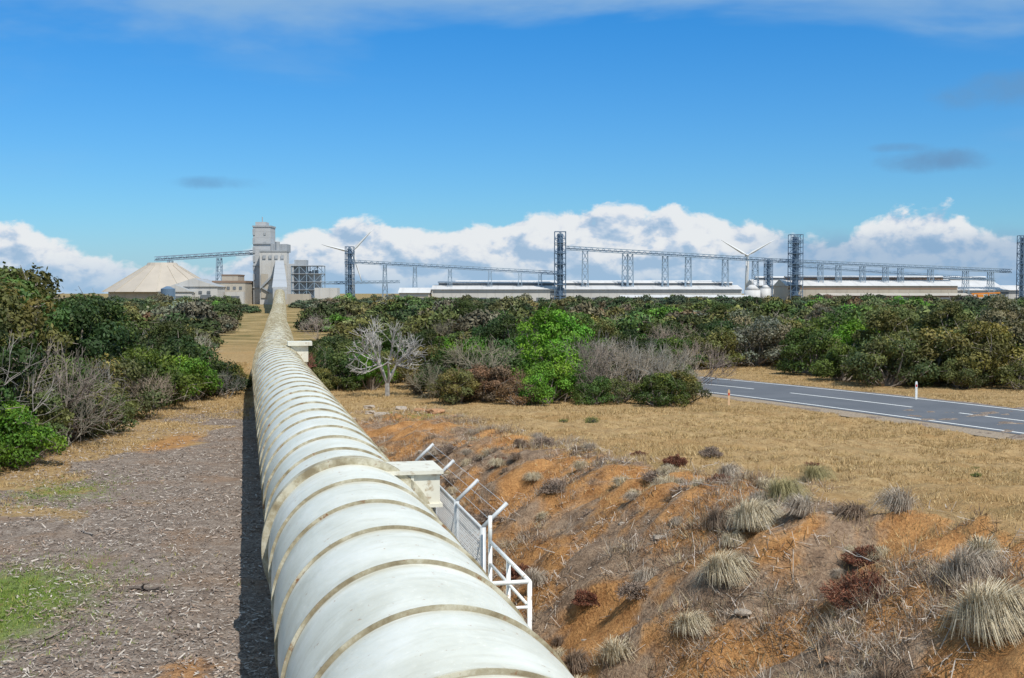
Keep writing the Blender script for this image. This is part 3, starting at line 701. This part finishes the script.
def tussock(x,y,r,h,p,n): obj('grass_tussock',tussock_mesh(r,h,p,n),None,(x,y,float(hgt(x,y))))
STR=[(.50,.43,.29),(.56,.49,.35),(.40,.32,.20),(.28,.21,.13),(.60,.53,.40)]; GRY=[(.42,.36,.29),(.34,.28,.22),(.47,.41,.33),(.22,.165,.12)]; OLV=[(.34,.30,.15),(.40,.34,.18),(.24,.21,.10)]; DRK=[(.24,.17,.12),(.17,.12,.085),(.31,.24,.18),(.12,.085,.06)]
for (x,y,r,h,p,n) in [(5.35,13.3,.66,.46,STR,3400),(6.1,12.4,.6,.48,STR,2600),(5.7,14.9,.5,.36,GRY,1600),(3.9,19.3,.62,.36,STR,2400),(3.25,18.2,.6,.34,STR,2200),(4.7,20.8,.5,.36,OLV,1500),(3.6,20.6,.45,.3,DRK,1300),(1.55,15.4,.45,.30,GRY,1500),(2.2,15.6,.4,.25,STR,1000),(2.6,17.4,.4,.25,STR,900),
    (6.2,24.5,.45,.30,OLV,1000),(4.6,25.5,.4,.25,GRY,800),(1.0,18.6,.4,.25,DRK,800),(1.9,14.0,.4,.28,STR,1100),(2.9,13.6,.35,.22,STR,900)]:
    tussock(x,y,r,h,p,n)
TM=[tussock_mesh(.36,.26,p,700) for p in (STR,GRY,DRK,STR,DRK,GRY)]
for k in range(85):
    s=rg.uniform(12,42); t=rg.uniform(4.0,float(np.interp(s,CS,CT))+.6); x=-.217*s+.976*t; y=.976*s+.217*t
    o=obj('grass_tussock',TM[rg.integers(0,6)],None,(x,y,float(hgt(x,y)))); f=rg.uniform(.4,1.2); o.scale=(f,f,f*rg.uniform(.7,1.1)); o.rotation_euler=(0,0,rg.uniform(0,6.28))
RB=[(.20,.075,.045),(.14,.05,.033),(.26,.11,.065),(.10,.042,.03),(.23,.14,.09)]
def ballbush(x,y,r,pal=RB,n=4200,name='red_brown_shrub'):
    d=rg.normal(size=(n,3)); d[:,2]=np.abs(d[:,2])*.9+.02; d/=np.linalg.norm(d,axis=1)[:,None]
    lump=1+.22*np.sin(d[:,0]*5+x)*np.cos(d[:,1]*6+y)+.14*np.sin(d[:,2]*9+x)+.08*np.sin(d[:,0]*13)
    rr=r*lump*rg.uniform(.35,1,n)**.4; P=d*rr[:,None]*[1.1,1.1,.85]
    l=r*.16; dir_=d+rg.normal(size=(n,3))*.6; dir_/=np.linalg.norm(dir_,axis=1)[:,None]
    sd=np.cross(dir_,rg.normal(size=(n,3))); sd/=np.linalg.norm(sd,axis=1)[:,None]; w_=.009
    V=np.stack([P-dir_*l*.5-sd*w_*.5,P-dir_*l*.5+sd*w_*.5,P+dir_*l*.6+sd*w_*.3,P+dir_*l*.6-sd*w_*.3],1).reshape(-1,3)
    segs=[(0,0,-.05,*(d[k]*r*.75),.012,.004) for k in range(60)]
    Vs,Fs=segs_mesh(segs,3); Fs=Fs+len(V)
    cc=np.concatenate([np.repeat(pick(pal,n,rg),4,0),np.full((len(Vs),3),.1)])
    obj(name,np_mesh(name,np.concatenate([V,Vs]),[np.arange(4*n).reshape(n,4),Fs],[GM],col=cc),None,(x,y,float(hgt(x,y))))
for (x,y,r) in [(4.75,16.0,.46),(3.0,13.4,.42),(4.2,24.0,.24),(.15,24.5,.26),(3.9,28.5,.25),(5.2,17.4,.28),(3.4,32,.2),(6.9,27.5,.2),(-.3,33,.3),(1.3,20.5,.22)]: ballbush(x,y,r)
for (x,y,r) in [(1.0,28,.3),(2.2,30,.3),(-.6,29,.28),(1.8,26,.25),(3.2,26.5,.28),(2.0,19.4,.25),(5.0,30,.25),(-2,38,.35),(-1,36,.3),(.9,34,.3)]: ballbush(x,y,r,[(.30,.23,.18),(.22,.16,.12),(.36,.29,.24),(.15,.11,.085)],2500,'dead_shrub')
for (x,y,r) in [(3,45,.35),(10.5,27,.14),(2.0,46.5,.25),(12.8,33,.18)]: ballbush(x,y,r*.8,[(.14,.19,.05),(.20,.22,.07),(.09,.13,.03)],700,'roadside_weed')
RK=simple('ironstone_rock',(.38,.21,.11),.9,.35,3,.6); RK2=simple('grey_rock',(.38,.32,.26),.9,.3,3,.6)
import bmesh
def rock(x,y,r,m):
    bm=bmesh.new(); bmesh.ops.create_icosphere(bm,subdivisions=3 if r>.13 else 2,radius=1)
    sd=x*7.3+y
    for v in bm.verts:
        p=v.co; k=1+.22*math.sin(p.x*2.7+sd)*math.cos(p.y*3.1+sd)+.13*math.sin(p.z*5+p.x*4+sd)+.05*math.sin(p.x*11+p.y*9)
        v.co=p*k; v.co.z=max(-.5,min(.55,v.co.z*.8))
    me=bpy.data.meshes.new('rock'); bm.to_mesh(me); bm.free(); me.materials.append(m)
    o=obj('rock',me,None,(x,y,float(hgt(x,y))+r*.15)); o.scale=(r*1.2,r,r*.8); o.rotation_euler=(0,0,sd)
for (x,y,r,m) in [(-3.3,52,.33,RK),(-4.1,53,.2,RK),(-5.6,51.5,.3,RK2),(-6.9,50.5,.28,RK2),(-6.2,52.5,.2,RK2),(-7.6,52,.22,RK2),(-4.9,50,.15,RK2),(-2.4,50,.15,RK),(-7.9,49,.18,RK),(-5.0,54,.25,RK2),(-8.1,54.5,.3,RK2),(-6.6,55.5,.25,RK2),(5.2,22,.12,RK2),(3.3,17,.10,RK2),(2.6,21,.1,RK2)]: rock(x,y,r,m)
for k in range(36):
    s=rg.uniform(12,40); t=rg.uniform(3.8,9.5); rock(-.217*s+.976*t,.976*s+.217*t,rg.uniform(.03,.09),RK if rg.random()<.6 else RK2)
def branch(x,y,L,a,c,seed,r=.03):
    rg2=np.random.default_rng(seed); out=twig_segs(rg2,(0,0,.04),(math.cos(a),math.sin(a),0),L,r,2,.45,None,up=-.02,nchild=2)
    out=[(o_[0],o_[1],abs(o_[2])*.5+.02,o_[3],o_[4],abs(o_[5])*.5+.02,o_[6],o_[7]) for o_ in out]
    V,F=segs_mesh(out,5); o=obj('fallen_branch',np_mesh('fallen_branch',V,F,[deadbark]),None,(x,y,float(hgt(x,y)))); o.color=(*c,1)
branch(-7.1,22.0,.35,0.2,(.12,.095,.08),3,.045); branch(-7.4,18.8,.4,1.2,(.2,.16,.13),4,.02); branch(-9.5,27,.5,2.2,(.35,.3,.26),5,.02); branch(-4.5,25,.4,.7,(.4,.35,.3),6,.015); branch(-6,33,.6,2.7,(.3,.26,.22),7,.02)
for k in range(22): branch(rg.uniform(0,6),rg.uniform(13,30),.4,rg.uniform(0,6),(.44,.38,.33),20+k,.010)
# ------------------------------------------------------------------ industrial plant
def metal(name,c,rib=.0,ax='x',var=.08):
    m,N,b=newmat(name,.6,.3); tc=N.n('ShaderNodeTexCoord').outputs['Object']
    cc=N.ramp(N.noise(tc,.12,5,.6),[(.3,tuple(v*(1-var) for v in c)),(.7,tuple(min(1,v*(1+var)) for v in c))])
    if rib:
        sx=N.n('ShaderNodeSeparateXYZ'); N.lk(tc,sx.inputs[0]); f=N.math('FRACT',N.math('DIVIDE',sx.outputs[0 if ax=='x' else 2],rib)); cc=N.mix(N.math('MULTIPLY',N.math('LESS_THAN',f,.16),.2),cc,tuple(v*.55 for v in c))
    N.lk(cc,b.inputs['Base Color']); return m
mW=metal('pale_cladding',(.50,.49,.47),5.0); mG=metal('grey_cladding',(.33,.35,.37),4.0); mCr=metal('beige_cladding',(.43,.385,.32),6.0); mRoof=metal('pale_roof',(.55,.545,.54),9.0); mDome=metal('beige_roof',(.42,.37,.31)); mBr=metal('brown_cladding',(.24,.165,.12))
mDk=metal('opening_and_eave_shade',(.13,.145,.16)); mSt=metal('blue_grey_steel',(.11,.17,.25)); mSt2=metal('hazed_steel',(.23,.31,.39)); mOr=metal('orange_paint',(.6,.22,.03)); mTow=metal('tower_concrete',(.42,.43,.44),3.0,'z')  # mSt2: distance haze put into the colour as a paler blue
e=empty('conical_storage_shed',(-174.5,600,0)); B=Build(); n=16
def ringv(r,z): return [(r*math.cos(2*math.pi*(i+.5)/n),r*math.sin(2*math.pi*(i+.5)/n),z) for i in range(n)]
v=ringv(26,-1)+ringv(26,6.5); B.add(v,[(i,(i+1)%n,n+(i+1)%n,n+i) for i in range(n)],0)
v=ringv(29,6)+ringv(8,19)+ringv(7,20.5); B.add(v,[(i,(i+1)%n,n+(i+1)%n,n+i) for i in range(n)]+[(n+i,n+(i+1)%n,2*n+(i+1)%n,2*n+i) for i in range(n)]+[tuple(range(2*n,3*n))],1)
for i in range(n): a=ringv(29,6.1)[i]; c_=ringv(8,19.1)[i]; B.beam(a,c_,.4,.3,2)
obj('shed',B.mesh('shed',[mCr,mDome,mCr]),e)
e=empty('gabled_warehouse',(0,0,0)); B=Build(); B.gable(-164,-141,575,600,8.5,12.5,0,1,'y'); B.gable(-168,-152,570,574,6,9.5,0,1,'y'); B.box(-160,-156,569.6,569.95,0,4,2); B.box(-149,-144,574.2,574.9,0,4.6,2)
for k in range(5): B.box(-162+k*4,-160.4+k*4,574.7,574.95,5.2,6.4,2)
obj('warehouse_body',B.mesh('warehouse_body',[mW,mG,mDk]),e)
e=empty('dark_storage_tank',(-159,555,0)); B=Build(); B.tube((0,0,-1),(0,0,7.4),3.2,n=24,m=0); B.tube((0,0,7.4),(0,0,8.6),3.2,.6,n=24,m=0); B.beam((3.3,0,0),(3.3,0,7.6),.2,m=1)
obj('tank',B.mesh('tank',[mSt,mSt2]),e)
e=empty('process_building'); B=Build()
B.box(-147,-131,590,610,-1,10.5,0); B.box(-147.3,-130.7,589.7,610.3,10.5,11.5,1); B.box(-143,-135,592,606,11.5,14,0); B.box(-143.2,-134.8,591.8,606.2,14,14.6,1); B.box(-140,-131,586,589.6,-1,6,2)
for k in range(5): B.box(-146+k*3,-144.6+k*3,589.75,589.95,7.2,8.6,3)
B.box(-139,-133,585.8,585.98,.5,4,3)
B.box(-118,-98,580,586,-1,5,0); B.box(-97,-86,590,600,-1,8,2)
obj('building_body',B.mesh('building_body',[mCr,mBr,mW,mDk]),e)
e=empty('transfer_tower'); B=Build()
B.box(-130,-121.2,604,616,-1,38.5,0); B.box(-130.3,-120.9,603.7,616.3,38.5,39.3,1); B.box(-129.2,-124,606,614,39.3,41.2,0)
B.box(-125.5,-112,598,603.6,-1,26,2); B.box(-121,-113,603.8,614,26,30,1); B.box(-125.8,-111.7,597.7,604,26,26.7,1)
B.box(-112,-109,600,612,-1,20,0)
for k in range(6):
    z=12+k*4.5; B.box(-124.6,-123.6,603.75,603.98,z,z+1.2,1)
    B.box(-130.2,-129.0,603.6,603.98,z,z+3.0,1)
for k in range(3): B.box(-130.2,-121,603.4,603.7,8+k*11,8.5+k*11,1)
for k in range(4): B.box(-124+k*3,-122.4+k*3,597.55,597.72,22.5,24.2,1)
B.box(-118.5,-115,597.5,597.72,9,19,1); B.box(-124.8,-121.5,597.5,597.72,3,15,4)
B.beam((-125,597,8),(-113,597,20),.9,.9,1); B.beam((-113,597,2),(-124,597,8),.7,.7,1); B.tube((-117,600,26.7),(-117,600,31),1.2,n=12,m=1); B.tube((-126.5,610,41),(-126.5,610,44),.25,n=6,m=1)
obj('tower_body',B.mesh('tower_body',[mTow,mG,mW,mDk,mCr]),e)
def frame(B,x0,x1,y0,y1,z0,z1,nx,nz,w_=.5,m=0,ny=1,diag=True):
    xs_=np.linspace(x0,x1,nx+1); zs=np.linspace(z0,z1,nz+1); ysl=np.linspace(y0,y1,ny+1)
    for yv in ysl:
        for xv in xs_: B.beam((xv,yv,z0),(xv,yv,z1),w_,m=m)
        for zv in zs[1:]: B.beam((x0,yv,zv),(x1,yv,zv),w_*.8,m=m)
        if diag:
            for i in range(nx):
                for j in range(nz):
                    a,b2=((i+j)%2==0) and ((xs_[i],zs[j]),(xs_[i+1],zs[j+1])) or ((xs_[i+1],zs[j]),(xs_[i],zs[j+1]))
                    B.beam((a[0],yv,a[1]),(b2[0],yv,b2[1]),w_*.55,m=m)
    for xv in (x0,x1):
        for zv in zs[1:]: B.beam((xv,y0,zv),(xv,y1,zv),w_*.8,m=m)
e=empty('open_frame_process_structure'); B=Build()
frame(B,-110,-95,600,610,-1,19,4,5,.4,0); B.box(-109,-103,602,608,2,22,1); B.box(-102,-96,602,608,-1,15,2); B.box(-103,-101.2,603,607,12,16.5,1); B.tube((-99,605,12),(-99,605,17),1.6,n=14,m=1)
for k in range(5): B.box(-110.2,-94.8,599.6,610.4,2.9+k*4,3.2+k*4,1)
obj('structure',B.mesh('structure',[mSt2,mG,mTow]),e)
e=empty('inclined_conveyor_gallery'); B=Build()
ys_=[322,360,400,440,480,520,560,598]
for a,c_ in zip(ys_[:-1],ys_[1:]):
    pa=(float(np.interp(a,py_c,px_c)),a,float(np.interp(a,py_c,pz_c))); pb=(float(np.interp(c_,py_c,px_c)),c_,float(np.interp(c_,py_c,pz_c)))
    B.beam(pa,pb,3.6,3.0,0); B.beam((pa[0],pa[1],pa[2]+1.65),(pb[0],pb[1],pb[2]+1.65),4.0,.3,1)
    for sx in (-1.6,1.6): B.beam((pa[0]+sx,pa[1],-1),(pa[0]+sx*.8,pa[1],pa[2]-1.5),.4,m=2)
    if pa[2]>7: B.beam((pa[0]-1.6,pa[1],1),(pa[0]+1.6,pa[1],pa[2]-2),.3,m=2)
obj('gallery',B.mesh('gallery',[mTow,mTow,mSt2]),e)
def truss(B,a,b2,dep,wid,nseg,w_=.45,m=0,clad=None):
    a=Vector(a);b2=Vector(b2)
    for sy in (-wid/2,wid/2):
        o_=Vector((0,sy,0))
        for zo in (0,dep): B.beam(a+o_+Vector((0,0,zo)),b2+o_+Vector((0,0,zo)),w_,m=m)
        for i in range(nseg):
            p=a.lerp(b2,i/nseg)+o_; q2=a.lerp(b2,(i+1)/nseg)+o_; mid=(p+q2)/2+Vector((0,0,dep))
            B.beam(p,mid,w_*.6,m=m); B.beam(mid,q2,w_*.6,m=m)
    if clad is not None:
        B.beam(a+Vector((0,0,dep*.4)),b2+Vector((0,0,dep*.4)),wid*.5,dep*.25,clad)
def trestle(B,x,y,zt,w0=4,w1=2,m=0,bt=.35,wy=3):
    for sy in (-wy/2,wy/2):
        B.beam((x-w0/2,y+sy,-1),(x-w1/2,y+sy,zt),bt,m=m); B.beam((x+w0/2,y+sy,-1),(x+w1/2,y+sy,zt),bt,m=m)
        nz=max(2,int(zt/5))
        for k in range(nz):
            f0=k/nz;f1=(k+1)/nz; wA=w0+(w1-w0)*f0; wB=w0+(w1-w0)*f1
            B.beam((x-wA/2,y+sy,zt*f0),(x+wB/2,y+sy,zt*f1),bt*.6,m=m); B.beam((x+wA/2,y+sy,zt*f0),(x-wB/2,y+sy,zt*f1),bt*.6,m=m); B.beam((x-wB/2,y+sy,zt*f1),(x+wB/2,y+sy,zt*f1),bt*.6,m=m)
z=lambda y,d:5.5+(293-y)*d/1200
xx_=lambda p,d:(p-512)*d/1200
DD=700
e=empty('overhead_conveyor'); B=Build()
truss(B,(-184,620,22),(-130.5,620,25.5),2.0,3,14,.35,0,1); trestle(B,-151,620,23.5,4,2,0,.35); trestle(B,-176,619,22,3,2,0,.35)
obj('conveyor_truss',B.mesh('conveyor_truss',[mSt2,mG]),e)
e=empty('overhead_conveyor'); B=Build()
truss(B,(xx_(345,DD),DD,z(263,DD)),(xx_(560,DD),DD,z(275,DD)),1.9,3,36,.28,0,1)
truss(B,(xx_(300,DD),DD,z(285,DD)),(xx_(400,DD),DD,z(283,DD)),1.5,3,18,.28,0,1)
for p in (385,415,450,490,520,540): trestle(B,xx_(p,DD),DD,z(263+(p-345)*.056,DD),3.2,1.6,0,.26)
obj('conveyor_truss',B.mesh('conveyor_truss',[mSt2,mSt2]),e)
e=empty('overhead_conveyor'); B=Build()
truss(B,(xx_(565,DD),DD,z(250,DD)),(xx_(765,DD),DD,z(262,DD)),2.2,3.4,34,.3,0,1)
truss(B,(xx_(765,DD),DD,z(262,DD)),(xx_(1010,DD),DD,z(273,DD)),2.0,3.4,40,.3,0,1)
for p in (585,625,630,665,688,725,755): trestle(B,xx_(p,DD),DD,z(250+(p-565)*.06,DD),4.0,3.0,0,.34)
for p in (820,838,862,885,900,930,965,990): trestle(B,xx_(p,DD),DD,z(262+(p-765)*.045,DD),3.4,2.4,0,.32)
truss(B,(xx_(800,DD),DD+30,z(266,DD)),(xx_(1015,DD),DD+30,z(281,DD)),1.8,3,34,.28,0,1)
obj('conveyor_truss',B.mesh('conveyor_truss',[mSt2,mSt2]),e)
def stack(px,ytop,ybot,wpx,d=690):
    sc=d/1200; X0=xx_(px,d); hw=wpx*sc/2; zt=z(ytop,d); e=empty('lattice_exhaust_stack',(X0,d,0)); B=Build()
    B.tube((0,0,-1),(0,0,zt*.97),hw*.55,n=16,m=1); frame(B,-hw,hw,-hw,hw,-1,zt,2,int(zt/3.4),.36,0)
    for k in range(int(zt/6)): B.box(-hw-.3,hw+.3,-hw-.3,hw+.3,4+k*6,4.25+k*6,0)
    obj('stack',B.mesh('stack',[mSt,mSt]),e)
stack(350,247,292,8); stack(560,232,283,11); stack(795,235,280,12); stack(1021,236,282,7); stack(768,259,286,7)
def hall(x0,x1,y0,y1,ze,zr,name='potline_hall',mats=None,vents=True):
    e=empty(name); B=Build(); B.gable(x0,x1,y0,y1,ze,zr,0,1,'x',-1)
    if vents:
        ym=(y0+y1)/2; B.gable(x0+3,x1-3,ym-2.2,ym+2.2,zr+1.0,zr+2.0,2,1,'x',zr-1.3,.5)
    k=x0+4
    while k<x1-4: B.box(k,k+3.2,y0-.12,y0-.02,.5,2.8,2); k+=8
    B.box(x0+.5,x1-.5,y0-.1,y0-.02,ze-2.0,ze-1.0,2)  # dark strip under the eaves: painted shade, in the openings' material
    obj('hall',B.mesh('hall',mats or [mW,mRoof,mDk]),e)
hall(-46,132,690,722,7.5,10.2); hall(-38,128,740,772,8.5,11.4); hall(-64,-47,680,700,5.5,8.5,'annex_shed',[mCr,mRoof,mDk],False)
hall(158,256,690,725,9.5,13.6,mats=[mCr,mRoof,mBr]); hall(257,330,700,725,7,10.0,'annex_shed',None,False); hall(150,300,740,770,10,14)
hall(60,130,655,670,3,4.4,'annex_shed',[mG,mRoof,mDk],False); hall(170,250,655,672,4,5.4,'annex_shed',[mBr,mCr,mDk],False)
e=empty('white_silo',(134,670,0)); B=Build(); B.tube((0,0,-1),(0,0,7),4.5,n=24); B.tube((0,0,7),(0,0,10),4.5,1.4,n=24); B.tube((0,0,10),(0,0,13),.6,.5,n=8); B.tube((8,3,-1),(8,3,8),3,n=20); B.tube((8,3,8),(8,3,10),3,.8,n=20); obj('silo',B.mesh('silo',[mRoof],True),e)
e=empty('yard_crane',(246,630,0)); B=Build(); B.beam((-4,0,0),(-4,0,5),.6); B.beam((4,0,0),(4,0,5),.6); B.beam((-5,0,5),(10,0,5.6),.7); B.box(-2,1,-1,1,3.2,4.7); B.beam((9,0,5.4),(9,0,1),.3); B.box(-5,5,-1.2,1.2,0,1.2); obj('crane',B.mesh('crane',[mOr]),e)
# ------------------------------------------------------------------ wind turbines
mWT=simple('turbine_white',(.62,.64,.66),.5,.05,1)
def turbine(x,y,hub,L,angs):
    e=empty('wind_turbine',(x,y,0)); B=Build(); B.tube((0,0,-2),(0,0,hub-1),2.3,1.3,n=20); obj('tower',B.mesh('tower',[mWT],True),e)
    B=Build(); B.tube((0,-3.5,hub),(0,5,hub),1.7,1.5,n=14); B.tube((0,-5.5,hub),(0,-3.5,hub),.5,1.6,n=14); obj('nacelle',B.mesh('nacelle',[mWT],True),e)
    for i,a in enumerate(angs):
        a=math.radians(a); d=Vector((math.cos(a),0,math.sin(a))); s_=Vector((-math.sin(a),0,math.cos(a))); B=Build(); v=[];st_=[(0,.9,.9),(.08,1.0,.9),(.2,2.2,.5),(.5,1.6,.35),(.8,1.0,.2),(1,.3,.1)]
        for f,cw,th in st_:
            p=Vector((0,-4.5,hub))+d*(L*f)
            for ii,jj in ((-.35,0),(.1,-.5),(.65,0),(.1,.5)): v.append(p+s_*(cw*ii*1.3)+Vector((0,1,0))*(th*jj))
        f=[(4*k+j,4*k+(j+1)%4,4*k+4+(j+1)%4,4*k+4+j) for k in range(len(st_)-1) for j in range(4)]+[(20,21,22,23)]
        B.add(v,f); obj('blade_%d'%(i+1),B.mesh('blade',[mWT],True),e)
turbine(-172,1300,50,34,(47,167,287)); turbine(254,1300,46,33,(30,150,270))
